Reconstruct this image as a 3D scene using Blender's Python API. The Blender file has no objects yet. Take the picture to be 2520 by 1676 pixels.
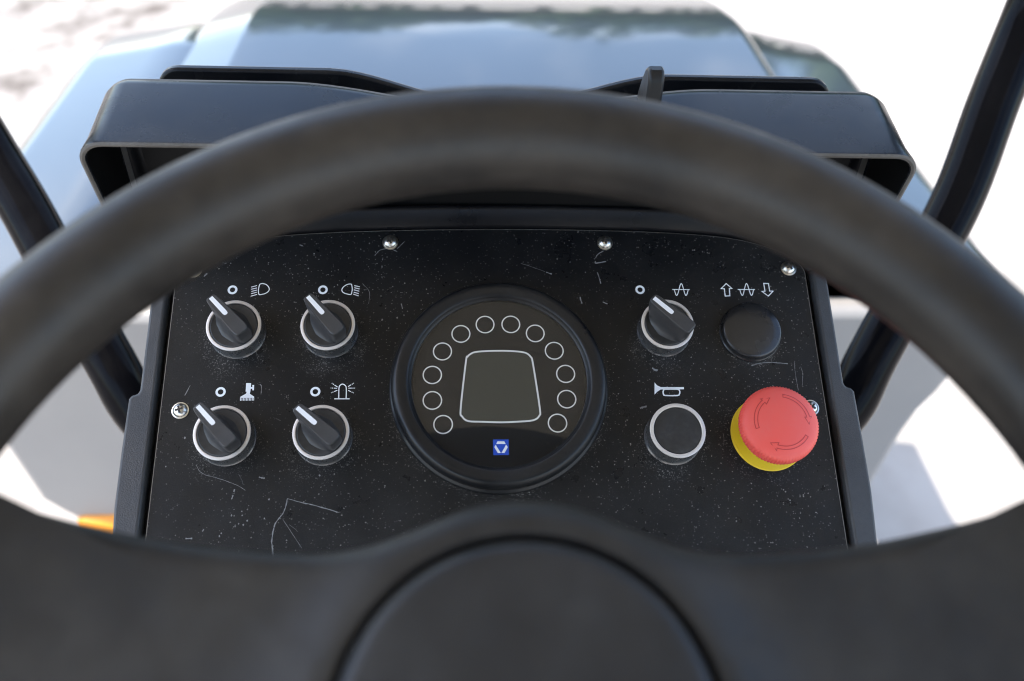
import bpy, bmesh, math, random
from mathutils import Vector, Matrix
random.seed(7)
sc = bpy.context.scene
COL = sc.collection
R_ = math.radians
PI = math.pi

# ------------------------------------------------------------------ camera
CAM_Z = 1.95
cam = bpy.data.objects.new("camera", bpy.data.cameras.new("camera"))
COL.objects.link(cam)
cam.location = (-0.02, 0.0, CAM_Z)
pitch, yaw, roll = R_(42.0), R_(4.2), R_(2.4)
fw = Vector((math.sin(yaw) * math.cos(pitch), math.cos(yaw) * math.cos(pitch), -math.sin(pitch)))
rt = Vector((math.cos(yaw), -math.sin(yaw), 0.0))
up = rt.cross(fw)
rt, up = rt * math.cos(roll) + up * math.sin(roll), up * math.cos(roll) - rt * math.sin(roll)
cam.rotation_euler = Matrix((rt, up, -fw)).transposed().to_euler()
cam.data.sensor_width = 36.0
cam.data.lens = 32.0
cam.data.clip_start = 0.02
cam.data.clip_end = 2000.0
cam.data.dof.use_dof = True
cam.data.dof.focus_distance = 0.50
cam.data.dof.aperture_fstop = 5.6
sc.camera = cam
sc.render.resolution_x, sc.render.resolution_y = 1024, 681

# ------------------------------------------------------------------ sky and sun
SUN = Vector((-0.52, 0.06, 1.0)).normalized()          # towards the sun: high, from the left and ahead
world = bpy.data.worlds.new("World")
sc.world = world
world.use_nodes = True
wn, wl = world.node_tree.nodes, world.node_tree.links
bg = wn["Background"]
sky = wn.new("ShaderNodeTexSky")
sky.sky_type = 'NISHITA'
sky.sun_disc = False
sky.sun_elevation = math.asin(SUN.z)
sky.sun_rotation = math.atan2(SUN.x, SUN.y)
sky.dust_density = 1.2
sky.ozone_density = 1.0
wtc = wn.new("ShaderNodeTexCoord")
wmap = wn.new("ShaderNodeMapping")
wmap.inputs["Scale"].default_value = (1.0, 1.0, 2.4)
wno = wn.new("ShaderNodeTexNoise")
wno.inputs["Scale"].default_value = 2.6
wno.inputs["Detail"].default_value = 7.0
wno.inputs["Roughness"].default_value = 0.58
wra = wn.new("ShaderNodeValToRGB")
wra.color_ramp.elements[0].position = 0.52
wra.color_ramp.elements[0].color = (0, 0, 0, 1)
wra.color_ramp.elements[1].position = 0.72
wra.color_ramp.elements[1].color = (0.6, 0.6, 0.6, 1)
wmx = wn.new("ShaderNodeMix")
wmx.data_type = 'RGBA'
wmx.inputs["B"].default_value = (9.0, 9.3, 9.8, 1)      # lit cloud, in the sky texture's own units
wl.new(wtc.outputs["Generated"], wmap.inputs["Vector"])
wl.new(wmap.outputs["Vector"], wno.inputs["Vector"])
wl.new(wno.outputs["Fac"], wra.inputs["Fac"])
wl.new(wra.outputs["Color"], wmx.inputs["Factor"])
wl.new(sky.outputs["Color"], wmx.inputs["A"])
wl.new(wmx.outputs["Result"], bg.inputs["Color"])
bg.inputs["Strength"].default_value = 0.15

sun = bpy.data.objects.new("sun", bpy.data.lights.new("sun", 'SUN'))
COL.objects.link(sun)
sun.data.energy = 2.1
sun.data.angle = R_(0.53)
sun.data.color = (1.0, 0.95, 0.88)
sun.rotation_euler = SUN.to_track_quat('Z', 'Y').to_euler()

vs = sc.view_settings
vs.view_transform = 'Standard'
vs.look = 'None'
vs.exposure = 2.0
vs.gamma = 1.0
vs.use_curve_mapping = False
sc.cycles.use_denoising = True
sc.cycles.max_bounces = 8
sc.cycles.filter_width = 1.1
sc.cycles.denoising_prefilter = 'ACCURATE'

# ------------------------------------------------------------------ materials
def mat(name, color=(0.5, 0.5, 0.5), rough=0.5, metal=0.0, spec=0.5, coat=0.0, coat_rough=0.05):
    m = bpy.data.materials.new(name)
    m.use_nodes = True
    b = m.node_tree.nodes["Principled BSDF"]
    b.inputs["Base Color"].default_value = (*color, 1)
    b.inputs["Roughness"].default_value = rough
    b.inputs["Metallic"].default_value = metal
    b.inputs["Specular IOR Level"].default_value = spec
    b.inputs["Coat Weight"].default_value = coat
    b.inputs["Coat Roughness"].default_value = coat_rough
    return m

class NT:
    """short hand for building a node tree on a material"""
    def __init__(self, m):
        self.t = m.node_tree
        self.b = self.t.nodes["Principled BSDF"]
    def n(self, kind, **kw):
        x = self.t.nodes.new("ShaderNode" + kind)
        for k, v in kw.items():
            if hasattr(x, k):
                setattr(x, k, v)
        return x
    def l(self, a, b):
        self.t.links.new(a, b)
    def val(self, sock, v):
        if hasattr(v, "is_linked"):
            self.l(v, sock)
        else:
            sock.default_value = v
    def math(self, op, a, b=0.0, clamp=False):
        x = self.n("Math", operation=op, use_clamp=clamp)
        self.val(x.inputs[0], a)
        self.val(x.inputs[1], b)
        return x.outputs[0]
    def coord(self, scale=(1, 1, 1)):
        tc = self.n("TexCoord")
        mp = self.n("Mapping")
        mp.inputs["Scale"].default_value = scale
        self.l(tc.outputs["Object"], mp.inputs["Vector"])
        return mp.outputs["Vector"]
    def noise(self, vec, scale, detail=4.0, rough=0.55):
        x = self.n("TexNoise")
        x.inputs["Scale"].default_value = scale
        x.inputs["Detail"].default_value = detail
        x.inputs["Roughness"].default_value = rough
        self.l(vec, x.inputs["Vector"])
        return x.outputs["Fac"]
    def rng(self, v, a, b, c=0.0, d=1.0, smooth=True):
        x = self.n("MapRange")
        x.interpolation_type = 'SMOOTHSTEP' if smooth else 'LINEAR'
        self.val(x.inputs[0], v)
        for i, q in enumerate((a, b, c, d)):
            self.val(x.inputs[1 + i], q)
        return x.outputs[0]
    def mix(self, f, a, b):
        x = self.n("Mix", data_type='RGBA')
        self.val(x.inputs["Factor"], f)
        for s, q in (("A", a), ("B", b)):
            if isinstance(q, tuple):
                x.inputs[s].default_value = (*q, 1)
            else:
                self.l(q, x.inputs[s])
        return x.outputs["Result"]
    def bump(self, h, strength, dist):
        x = self.n("Bump")
        x.inputs["Strength"].default_value = strength
        x.inputs["Distance"].default_value = dist
        self.l(h, x.inputs["Height"])
        self.l(x.outputs["Normal"], self.b.inputs["Normal"])
    def specks(self, vec, scale, size, power):
        """scattered grains of differing size: one per Voronoi cell"""
        no = self.n("TexNoise")                          # ragged, not round
        no.inputs["Scale"].default_value = scale * 1.7
        self.l(vec, no.inputs["Vector"])
        ad = self.n("VectorMath", operation='MULTIPLY_ADD')
        self.l(no.outputs["Color"], ad.inputs[0])
        ad.inputs[1].default_value = (0.9 / scale,) * 3
        self.l(vec, ad.inputs[2])
        v = self.n("TexVoronoi")
        v.inputs["Scale"].default_value = scale
        self.l(ad.outputs[0], v.inputs["Vector"])
        sep = self.n("SeparateColor")
        self.l(v.outputs["Color"], sep.inputs[0])
        rad = self.math('MULTIPLY', self.math('POWER', sep.outputs[0], power), size)
        d = self.math('SUBTRACT', rad, v.outputs["Distance"])
        return self.rng(d, 0.0, 0.06), sep.outputs[1]

DUST_AND_SHEEN = (0.38, 0.365, 0.34)

def worn_black(name, base, rough, film=0.06, specks=False, spec=0.5, sheen=0.0, bump=0.0, bump_scale=900.0, spots=None, smear=0.0):
    m = mat(name, base, rough, spec=spec)
    t = NT(m)
    v = t.coord()
    big = t.noise(v, 14.0, 5.0, 0.6)
    fine = t.noise(v, 420.0, 3.0, 0.7)
    f = t.math('MULTIPLY', t.rng(big, 0.35, 0.75), film)
    f = t.math('MULTIPLY', f, t.rng(fine, 0.25, 0.75, 0.4, 1.3, False))
    if sheen:                                          # soft sky sheen towards the foot and the sides, painted as a pale film
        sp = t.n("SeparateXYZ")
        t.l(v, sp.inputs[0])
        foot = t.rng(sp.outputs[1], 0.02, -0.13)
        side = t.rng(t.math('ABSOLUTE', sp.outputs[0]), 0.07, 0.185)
        sheen_f = t.math('MAXIMUM', t.math('MULTIPLY', foot, 0.8), t.math('MULTIPLY', side, 0.8))
        sheen_f = t.math('MULTIPLY', sheen_f, t.rng(t.noise(v, 22.0, 5.0, 0.65), 0.25, 0.75, 0.45, 1.15, False))
        sheen_f = t.math('MULTIPLY', sheen_f, t.rng(t.noise(v, 1600.0, 2.0, 0.7), 0.30, 0.70, 0.5, 1.5, False))
        f = t.math('ADD', f, t.math('MULTIPLY', sheen_f, sheen))
    if spots:
        acc = None
        for (x, y, r0, r1, amt) in spots:
            d = t.n("VectorMath", operation='DISTANCE')
            sx = t.n("SeparateXYZ")
            t.l(v, sx.inputs[0])
            cx = t.n("CombineXYZ")
            t.l(sx.outputs[0], cx.inputs[0])
            t.l(sx.outputs[1], cx.inputs[1])
            t.l(cx.outputs[0], d.inputs[0])
            d.inputs[1].default_value = (x, y, 0)
            s = t.rng(d.outputs["Value"], r0, r1, amt, 0.0)
            acc = s if acc is None else t.math('MAXIMUM', acc, s)
        g1, _ = t.specks(v, 1500.0, 0.62, 2.2)
        acc = t.math('MULTIPLY', acc, t.math('ADD', t.math('MULTIPLY', g1, 0.8), 0.10))
        acc = t.math('MULTIPLY', acc, t.rng(t.noise(v, 45.0, 3.0), 0.36, 0.64, 0.15, 1.0))
        f = t.math('MAXIMUM', f, acc)
    if specks:
        s1, r1 = t.specks(v, 360.0, 0.21, 16.0)
        s2, r2 = t.specks(v, 1050.0, 0.44, 4.5)
        dens = t.rng(t.noise(v, 9.0, 3.0), 0.30, 0.62, 0.15, 1.0)
        s = t.math('MAXIMUM', t.math('MULTIPLY', s1, 0.60), t.math('MULTIPLY', t.math('MULTIPLY', s2, r2), 0.70))
        s = t.math('MULTIPLY', s, dens)
        f = t.math('MAXIMUM', f, s)
    t.l(t.mix(f, base, DUST_AND_SHEEN), t.b.inputs["Base Color"])
    r = t.rng(t.noise(v, 60.0, 4.0), 0.3, 0.7, rough * 0.8, rough * 1.35, False)
    r = t.math('ADD', r, t.math('MULTIPLY', f, 0.7), True)
    t.l(r, t.b.inputs["Roughness"])
    if bump:
        t.bump(t.noise(v, bump_scale, 2.0), bump, 0.0004)
    return m

M = {}
M['faceplate'] = worn_black('faceplate_black', (0.0055, 0.006, 0.007), 0.30, film=0.02, specks=True, spec=0.21, sheen=0.040, spots=[
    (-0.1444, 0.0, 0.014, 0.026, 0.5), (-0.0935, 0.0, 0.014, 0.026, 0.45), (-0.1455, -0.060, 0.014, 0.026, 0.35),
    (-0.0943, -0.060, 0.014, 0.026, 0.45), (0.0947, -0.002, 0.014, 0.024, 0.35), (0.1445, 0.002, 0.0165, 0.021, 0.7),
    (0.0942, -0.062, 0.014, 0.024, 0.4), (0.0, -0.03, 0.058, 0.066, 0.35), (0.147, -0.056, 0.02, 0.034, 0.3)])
M['edge'] = worn_black('worn_plate_edge', (0.20, 0.18, 0.15), 0.55, film=0.7)
M['trim'] = worn_black('grained_trim_plastic', (0.034, 0.036, 0.039), 0.46, film=0.06, bump=0.55, bump_scale=1500.0)
M['cowl'] = worn_black('cowl_plastic', (0.007, 0.008, 0.010), 0.22, film=0.035, bump=0.06, bump_scale=500.0, spec=0.17)
M['cowl_edge'] = worn_black('cowl_cut_edge', (0.060, 0.053, 0.044), 0.55, film=0.25)
M['housing'] = worn_black('housing_plastic', (0.005, 0.005, 0.006), 0.30, film=0.012, spec=0.22)
M['dark'] = mat('cowl_shade_plastic', (0.003, 0.003, 0.003), 0.5, spec=0.15)  # shade inside the cowl, put into a near-black plastic
M['gauge_bezel'] = worn_black('gauge_bezel_plastic', (0.006, 0.0065, 0.0075), 0.34, film=0.025, spec=0.34)
M['knob'] = worn_black('knob_plastic', (0.032, 0.032, 0.033), 0.40, film=0.07)
M['dial'] = worn_black('dial_plastic', (0.009, 0.009, 0.009), 0.42, film=0.20)
M['gloss'] = worn_black('collar_gloss', (0.38, 0.38, 0.38), 0.16, film=0.25)
M['gloss'].node_tree.nodes['Principled BSDF'].inputs['Metallic'].default_value = 0.9
M['plug'] = worn_black('plug_plastic', (0.014, 0.014, 0.015), 0.22, film=0.05)
M['chrome'] = mat('satin_ring', (0.66, 0.61, 0.56), 0.42, 0.35)
M['screw'] = mat('zinc_screw', (0.70, 0.68, 0.62), 0.30, 1.0)
M['recess'] = mat('screw_recess', (0.03, 0.025, 0.02), 0.6)
M['print'] = mat('white_print', (0.80, 0.83, 0.84), 0.5)
M['mark'] = mat('pointer_paint', (0.80, 0.80, 0.79), 0.45)
M['scratch'] = mat('scratched_paint', (0.20, 0.20, 0.20), 0.6)
M['face'] = mat('gauge_face', (0.006, 0.006, 0.006), 0.5, spec=0.2)
M['screen'] = mat('gauge_screen', (0.036, 0.037, 0.028), 0.45, spec=0.2)
M['ring_print'] = mat('gauge_print', (0.66, 0.66, 0.63), 0.5)
M['emblem_blue'] = mat('emblem_blue', (0.006, 0.070, 0.50), 0.4)
M['emblem_white'] = mat('emblem_white', (0.82, 0.84, 0.86), 0.4)
M['yellow'] = worn_black('yellow_plate', (0.80, 0.56, 0.012), 0.5, film=0.05)
M['neck'] = mat('grey_neck', (0.30, 0.29, 0.24), 0.4)
M['red_line'] = mat('moulded_arrow_line', (0.46, 0.035, 0.030), 0.5)
M['rail'] = worn_black('rail_paint', (0.003, 0.003, 0.004), 0.12, film=0.012, spec=0.07)
M['steel'] = mat('drum_steel', (0.35, 0.34, 0.33), 0.45, 0.8)
M['orange'] = mat('orange_frame_paint', (0.75, 0.27, 0.01), 0.4)

m = worn_black('red_cap', (0.82, 0.095, 0.072), 0.50, film=0.16)
m.node_tree.nodes["Principled BSDF"].inputs["Subsurface Weight"].default_value = 0.15
m.node_tree.nodes["Principled BSDF"].inputs["Subsurface Radius"].default_value = (0.004, 0.001, 0.001)
M['red'] = m

def rubber(name, a, b, rough, spec=0.40):
    m = mat(name, a, rough, spec=spec)
    t = NT(m)
    v = t.coord()
    n1 = t.noise(v, 18.0, 6.0, 0.62)
    n2 = t.noise(v, 95.0, 4.0, 0.6)
    f = t.math('MULTIPLY', t.rng(n1, 0.30, 0.72), t.rng(n2, 0.2, 0.8, 0.6, 1.2, False))
    t.l(t.mix(f, a, b), t.b.inputs["Base Color"])
    t.l(t.rng(n2, 0.25, 0.75, rough * 0.85, rough * 1.2, False), t.b.inputs["Roughness"])
    t.bump(t.noise(v, 900.0, 3.0), 0.25, 0.0006)
    return m
M['rim'] = rubber('dusty_rim_rubber', (0.0095, 0.0080, 0.0066), (0.038, 0.0305, 0.0232), 0.44)
M['spoke'] = rubber('spoke_plastic', (0.0105, 0.0105, 0.0110), (0.034, 0.0305, 0.0262), 0.44)
M['cap'] = rubber('hub_cap_plastic', (0.0115, 0.0120, 0.0135), (0.029, 0.0285, 0.029), 0.38)

# hood paint: grey with a hard clear coat that mirrors the sky
m = mat('hood_paint', (0.018, 0.023, 0.028), 0.30, spec=0.15, coat=1.0, coat_rough=0.07)
M['hood'] = m
m = mat('wall_paint', (0.42, 0.42, 0.43), 0.45)
t = NT(m)
v = t.coord()
t.l(t.mix(t.rng(t.noise(v, 3.0, 5.0), 0.3, 0.7), (0.275, 0.258, 0.242), (0.32, 0.298, 0.275)), t.b.inputs["Base Color"])
M['wall'] = m
M['canopy'] = mat('canopy_lining', (0.64, 0.59, 0.46), 0.6)
M['canopy_beam'] = mat('canopy_beam', (0.02, 0.02, 0.02), 0.4)

m = mat('sandy_ground', (0.5, 0.47, 0.42), 0.9)
t = NT(m)
v = t.coord()
n1 = t.noise(v, 1.3, 8.0, 0.65)
n2 = t.noise(v, 4.5, 5.0, 0.55)
patch = t.math('MULTIPLY', t.rng(n1, 0.40, 0.60), t.rng(n2, 0.34, 0.60))
sx = t.n("SeparateXYZ")
t.l(v, sx.inputs[0])
left = t.rng(sx.outputs[0], -0.9, -1.6)
patch = t.math('MULTIPLY', patch, left)
c = t.mix(t.rng(n2, 0.3, 0.7), (0.31, 0.275, 0.235), (0.38, 0.345, 0.305))
c = t.mix(patch, c, (0.095, 0.076, 0.060))
t.l(c, t.b.inputs["Base Color"])
t.bump(n2, 0.5, 0.02)
M['ground'] = m

m = mat('leaves', (0.05, 0.09, 0.03), 0.6)
t = NT(m)
v = t.coord()
t.l(t.mix(t.rng(t.noise(v, 0.5, 4.0), 0.35, 0.65), (0.035, 0.085, 0.028), (0.095, 0.175, 0.045)), t.b.inputs["Base Color"])
M['leaves'] = m

# gauge glass: clear pane with a Fresnel mirror reflection and a little dust
m = bpy.data.materials.new('gauge_glass')
m.use_nodes = True
nt = m.node_tree
for x in list(nt.nodes):
    nt.nodes.remove(x)
o_ = nt.nodes.new("ShaderNodeOutputMaterial")
tr = nt.nodes.new("ShaderNodeBsdfTransparent")
gl = nt.nodes.new("ShaderNodeBsdfGlossy")
gl.inputs["Roughness"].default_value = 0.02
ge = nt.nodes.new("ShaderNodeNewGeometry")             # thin pane: Schlick reflectance, the same from both sides
dt = nt.nodes.new("ShaderNodeVectorMath")
dt.operation = 'DOT_PRODUCT'
nt.links.new(ge.outputs["Incoming"], dt.inputs[0])
nt.links.new(ge.outputs["Normal"], dt.inputs[1])
def mth(op, a, b):
    x = nt.nodes.new("ShaderNodeMath")
    x.operation = op
    for i, q in enumerate((a, b)):
        if isinstance(q, float):
            x.inputs[i].default_value = q
        else:
            nt.links.new(q, x.inputs[i])
    return x
cs = mth('ABSOLUTE', dt.outputs["Value"], 0.0)
fr = mth('ADD', mth('MULTIPLY', mth('POWER', mth('SUBTRACT', 1.0, cs.outputs[0]).outputs[0], 5.0).outputs[0], 0.95).outputs[0], 0.048)
mx = nt.nodes.new("ShaderNodeMixShader")
nt.links.new(fr.outputs[0], mx.inputs[0])
nt.links.new(tr.outputs[0], mx.inputs[1])
nt.links.new(gl.outputs[0], mx.inputs[2])
df = nt.nodes.new("ShaderNodeBsdfDiffuse")
df.inputs["Color"].default_value = (0.5, 0.46, 0.38, 1)
tc = nt.nodes.new("ShaderNodeTexCoord")
vo = nt.nodes.new("ShaderNodeTexNoise")
vo.inputs["Scale"].default_value = 420.0
vo.inputs["Detail"].default_value = 2.0
mr = nt.nodes.new("ShaderNodeMapRange")
for i, q in enumerate((0.70, 0.86, 0.004, 0.30)):
    mr.inputs[1 + i].default_value = q
mx2 = nt.nodes.new("ShaderNodeMixShader")
nt.links.new(tc.outputs["Object"], vo.inputs["Vector"])
nt.links.new(vo.outputs["Fac"], mr.inputs[0])
nt.links.new(mr.outputs[0], mx2.inputs[0])
nt.links.new(mx.outputs[0], mx2.inputs[1])
nt.links.new(df.outputs[0], mx2.inputs[2])
nt.links.new(mx2.outputs[0], o_.inputs[0])
M['glass'] = m

# ------------------------------------------------------------------ mesh helpers
def link(name, me, parent=None):
    o = bpy.data.objects.new(name, me)
    COL.objects.link(o)
    if parent is not None:
        o.parent = parent
    return o

def build(name, verts, faces, material, parent=None, smooth=40.0, loc=None):
    me = bpy.data.meshes.new(name)
    me.from_pydata([tuple(v) for v in verts], [], faces)
    bm = bmesh.new()
    bm.from_mesh(me)
    bmesh.ops.recalc_face_normals(bm, faces=bm.faces)
    bm.to_mesh(me)
    bm.free()
    if smooth:
        me.shade_smooth()
        me.set_sharp_from_angle(angle=R_(smooth))
    for q in (material if isinstance(material, (list, tuple)) else [material]):
        me.materials.append(q)
    o = link(name, me, parent)
    if loc is not None:
        o.location = loc
    return o

def grid_faces(nr, nc, closed_c=False, closed_r=False):
    f = []
    for i in range(nr if closed_r else nr - 1):
        for j in range(nc if closed_c else nc - 1):
            a, b = i % nr, (i + 1) % nr
            k = (j + 1) % nc
            f.append((a * nc + j, a * nc + k, b * nc + k, b * nc + j))
    return f

def lathe(name, prof, seg, material, parent=None, loc=None, smooth=35.0, wobble=None):
    """turn a profile of (radius, height) about local z; radius 0 closes an end"""
    verts, faces, rows = [], [], []
    for r, z in prof:
        if r < 1e-7:
            rows.append([len(verts)])
            verts.append((0, 0, z))
        else:
            row = []
            for i in range(seg):
                a = 2 * PI * i / seg
                rr = r * (wobble(i, r, z) if wobble else 1.0)
                row.append(len(verts))
                verts.append((rr * math.cos(a), rr * math.sin(a), z))
            rows.append(row)
    for A, B in zip(rows, rows[1:]):
        for i in range(seg):
            j = (i + 1) % seg
            if len(A) == 1 and len(B) == 1:
                continue
            if len(A) == 1:
                faces.append((A[0], B[i], B[j]))
            elif len(B) == 1:
                faces.append((A[i], B[0], A[j]))
            else:
                faces.append((A[i], A[j], B[j], B[i]))
    return build(name, verts, faces, material, parent, smooth, loc)

def prism(name, pts, z0, z1, material, parent=None, bevel=0.0, seg=2, loc=None, edge_slot=None, smooth=40.0):
    n = len(pts)
    verts = [(x, y, z0) for x, y in pts] + [(x, y, z1) for x, y in pts]
    faces = [tuple(range(n))[::-1], tuple(range(n, 2 * n))] + [(i, (i + 1) % n, n + (i + 1) % n, n + i) for i in range(n)]
    o = build(name, verts, faces, material, parent, smooth, loc)
    if bevel:
        b = o.modifiers.new("bevel", 'BEVEL')
        b.width = bevel
        b.segments = seg
        b.limit_method = 'ANGLE'
        b.angle_limit = R_(40)
        if edge_slot is not None:
            b.material = edge_slot
    return o

def ribbon_geo(pts, w, z, closed=False, verts=None, faces=None):
    """flat stroke of width w (number, or one per point) along 2-D points"""
    verts = [] if verts is None else verts
    faces = [] if faces is None else faces
    n = len(pts)
    base = len(verts)
    for i, (x, y) in enumerate(pts):
        p = pts[(i - 1) % n] if (closed or i > 0) else pts[i]
        q = pts[(i + 1) % n] if (closed or i < n - 1) else pts[i]
        t1 = Vector((x - p[0], y - p[1]))
        t2 = Vector((q[0] - x, q[1] - y))
        t1 = t1.normalized() if t1.length > 1e-9 else t2.normalized()
        t2 = t2.normalized() if t2.length > 1e-9 else t1
        t_ = (t1 + t2)
        t_ = t_.normalized() if t_.length > 1e-6 else t1
        nn = Vector((-t_.y, t_.x))
        k = 1.0 / max(0.5, nn.dot(Vector((-t1.y, t1.x))))
        ww = (w[i] if isinstance(w, (list, tuple)) else w) * 0.5 * k
        verts.append((x + nn.x * ww, y + nn.y * ww, z))
        verts.append((x - nn.x * ww, y - nn.y * ww, z))
    for i in range(n if closed else n - 1):
        a, b = base + 2 * i, base + 2 * ((i + 1) % n)
        faces.append((a, b, b + 1, a + 1))
    return verts, faces

def smooth_pts(pts, sub=4, closed=False):
    out = []
    n = len(pts)
    for i in range(n if closed else n - 1):
        g = lambda k: Vector(pts[k % n] if closed else pts[min(max(k, 0), n - 1)])
        p0, p1, p2, p3 = g(i - 1), g(i), g(i + 1), g(i + 2)
        for s in range(sub):
            u = s / sub
            out.append(tuple(0.5 * ((2 * p1) + (p2 - p0) * u + (2 * p0 - 5 * p1 + 4 * p2 - p3) * u * u + (3 * p1 - p0 - 3 * p2 + p3) * u ** 3)))
    if not closed:
        out.append(tuple(pts[-1]))
    return out

def tube(name, pts, r, material, parent=None, seg=28, cap=True):
    P = [Vector(p) for p in pts]
    verts, faces = [], []
    nrm = None
    for i, p in enumerate(P):
        t_ = (P[min(i + 1, len(P) - 1)] - P[max(i - 1, 0)]).normalized()
        nrm = (Vector((1, 0, 0)) if nrm is None else nrm)
        nrm = (nrm - t_ * nrm.dot(t_)).normalized()
        b = t_.cross(nrm)
        for k in range(seg):
            a = 2 * PI * k / seg
            verts.append(p + (nrm * math.cos(a) + b * math.sin(a)) * r)
    faces = grid_faces(len(P), seg, closed_c=True)
    if cap:
        faces.append(tuple(range(seg))[::-1])
        faces.append(tuple(range((len(P) - 1) * seg, len(P) * seg)))
    return build(name, verts, faces, material, parent, 50.0)

def tag(o, label, cat=None, group=None, kind=None):
    if label:
        o["label"] = label
    if cat:
        o["category"] = cat
    if group:
        o["group"] = group
    if kind:
        o["kind"] = kind
    return o

def empty(name, loc, rot=(0, 0, 0)):
    o = bpy.data.objects.new(name, None)
    o.empty_display_size = 0.05
    o.location = loc
    o.rotation_euler = rot
    COL.objects.link(o)
    return o

def sub_empty(name, parent, loc):
    o = bpy.data.objects.new(name, None)
    o.empty_display_size = 0.02
    o.parent = parent
    o.location = loc
    COL.objects.link(o)
    return o

mm = lambda pts: [(x * 0.001, y * 0.001) for x, y in pts]

# ------------------------------------------------------------------ ground
g = build("ground", [(-300, -300, 0), (300, -300, 0), (300, 300, 0), (-300, 300, 0)], [(0, 1, 2, 3)], M['ground'], smooth=0)
tag(g, "pale sandy ground beside the machine", kind="structure")

# wood beyond the machine, mirrored in the hood
verts, faces = [], []
for k in range(90):
    cx, cy = random.uniform(-11, 66), random.uniform(36, 50)
    hgt, wid = random.uniform(10.5, 15.0), random.uniform(2.6, 4.0)
    for j in range(7):                                   # trunk
        a = 2 * PI * j / 7
        verts += [(cx + 0.22 * math.cos(a), cy + 0.22 * math.sin(a), 0), (cx + 0.08 * math.cos(a), cy + 0.08 * math.sin(a), hgt * 0.8)]
    b0 = len(verts) - 14
    for j in range(7):
        faces.append((b0 + 2 * j, b0 + 2 * ((j + 1) % 7), b0 + 2 * ((j + 1) % 7) + 1, b0 + 2 * j + 1))
    for q in range(700):                                 # leaf clumps through the crown
        u = Vector((random.gauss(0, 1), random.gauss(0, 1), random.gauss(0, 1))).normalized() * random.random() ** 0.4
        p = Vector((cx + u.x * wid, cy + u.y * wid, hgt * 0.55 + u.z * hgt * 0.45))
        d1 = Vector((random.gauss(0, 1), random.gauss(0, 1), random.gauss(0, 1))).normalized()
        d2 = d1.orthogonal().normalized()
        s = random.uniform(0.35, 0.7)
        b0 = len(verts)
        verts += [p + d1 * s, p + d2 * s * 0.7, p - d1 * s, p - d2 * s * 0.7]
        faces.append((b0, b0 + 1, b0 + 2, b0 + 3))
w = build("wood", verts, faces, M['leaves'], smooth=0)
tag(w, "green wood along the far side of the ground", "wood", kind="stuff")

# ------------------------------------------------------------------ engine hood of the machine
hood = tag(empty("road_roller", (0, 0.8, 0)), "grey road roller body with glossy engine hood ahead of the black console", "road roller")

def slope_profile(knots):
    """(y, slope in degrees) knots -> height function by integration"""
    ys, zs = [knots[0][0]], [0.0]
    n = 160
    y0, y1 = knots[0][0], knots[-1][0]
    for i in range(n):
        y = y0 + (y1 - y0) * (i + 0.5) / n
        for (a, s0), (b, s1) in zip(knots, knots[1:]):
            if a <= y <= b:
                s = s0 + (s1 - s0) * (y - a) / (b - a)
                break
        zs.append(zs[-1] - math.tan(R_(s)) * (y1 - y0) / n)
        ys.append(y0 + (y1 - y0) * (i + 1) / n)
    def f(y):
        x = (y - y0) / (y1 - y0) * n
        i = min(max(int(x), 0), n - 1)
        return zs[i] + (zs[i + 1] - zs[i]) * (x - i)
    return f

def shell(name, xs, zx, ys, zy, skirt, material):
    """sheet z = zx + zy with skirts down both sides, nose and tail"""
    XS = [xs[0]] + list(xs) + [xs[-1]]
    YS = [ys[0]] + list(ys) + [ys[-1]]
    verts = []
    for i, y in enumerate(YS):
        for j, x in enumerate(XS):
            z = zx(x) + zy(y)
            if i in (0, len(YS) - 1) or j in (0, len(XS) - 1):
                z = skirt
            verts.append((x, y - 0.8, z))
    return build(name, verts, grid_faces(len(YS), len(XS)), material, hood, 30.0)

def fillet(d, r):
    """drop of a rounded shoulder at distance d inside an edge"""
    return 0.0 if d >= r else -(r - math.sqrt(max(0.0, r * r - (r - d) ** 2)))

def lin(a, b, n):
    return [a + (b - a) * i / (n - 1) for i in range(n)]

def edge_x(half, r):
    e = [half - r * (1 - math.cos(R_(k * 9))) for k in range(10)]
    e = sorted(set([round(half - r + r * math.sin(R_(k * 9)), 5) for k in range(11)]))
    return e

ZT = 1.335
ey = edge_x(0.645, 0.045)
xs_side = sorted([-x for x in ey] + lin(-0.595, 0.595, 40) + ey)
prof_side = slope_profile([(0.79, 0.8), (1.39, 1.2), (1.42, 7.0), (1.52, 11.0), (1.56, 30.0), (1.59, 65.0)])
shell("hood_side_shell", xs_side, lambda x: ZT - 0.004 - max(0.0, abs(x) - 0.47) * 0.18 + fillet(0.645 - abs(x), 0.045), lin(0.79, 1.59, 90), prof_side, 1.18, M['hood'])
eh = edge_x(0.466, 0.028)
xs_h = sorted([-x for x in eh] + lin(-0.436, 0.436, 60) + eh + [-0.365, -0.36, -0.355])
def hump_x(x):
    z = ZT + 0.018 + fillet(0.466 - abs(x), 0.028)
    if x < -0.36:
        z -= (-0.36 - x) * 0.24
    return z
prof_h = slope_profile([(0.79, 0.8), (1.38, 1.8), (1.46, 4.3), (1.54, 11.0), (1.78, 17.0), (1.90, 32.0), (1.98, 65.0)])
shell("hood_centre_shell", xs_h, hump_x, lin(0.79, 1.98, 120), prof_h, 1.15, M['hood'])

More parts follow.
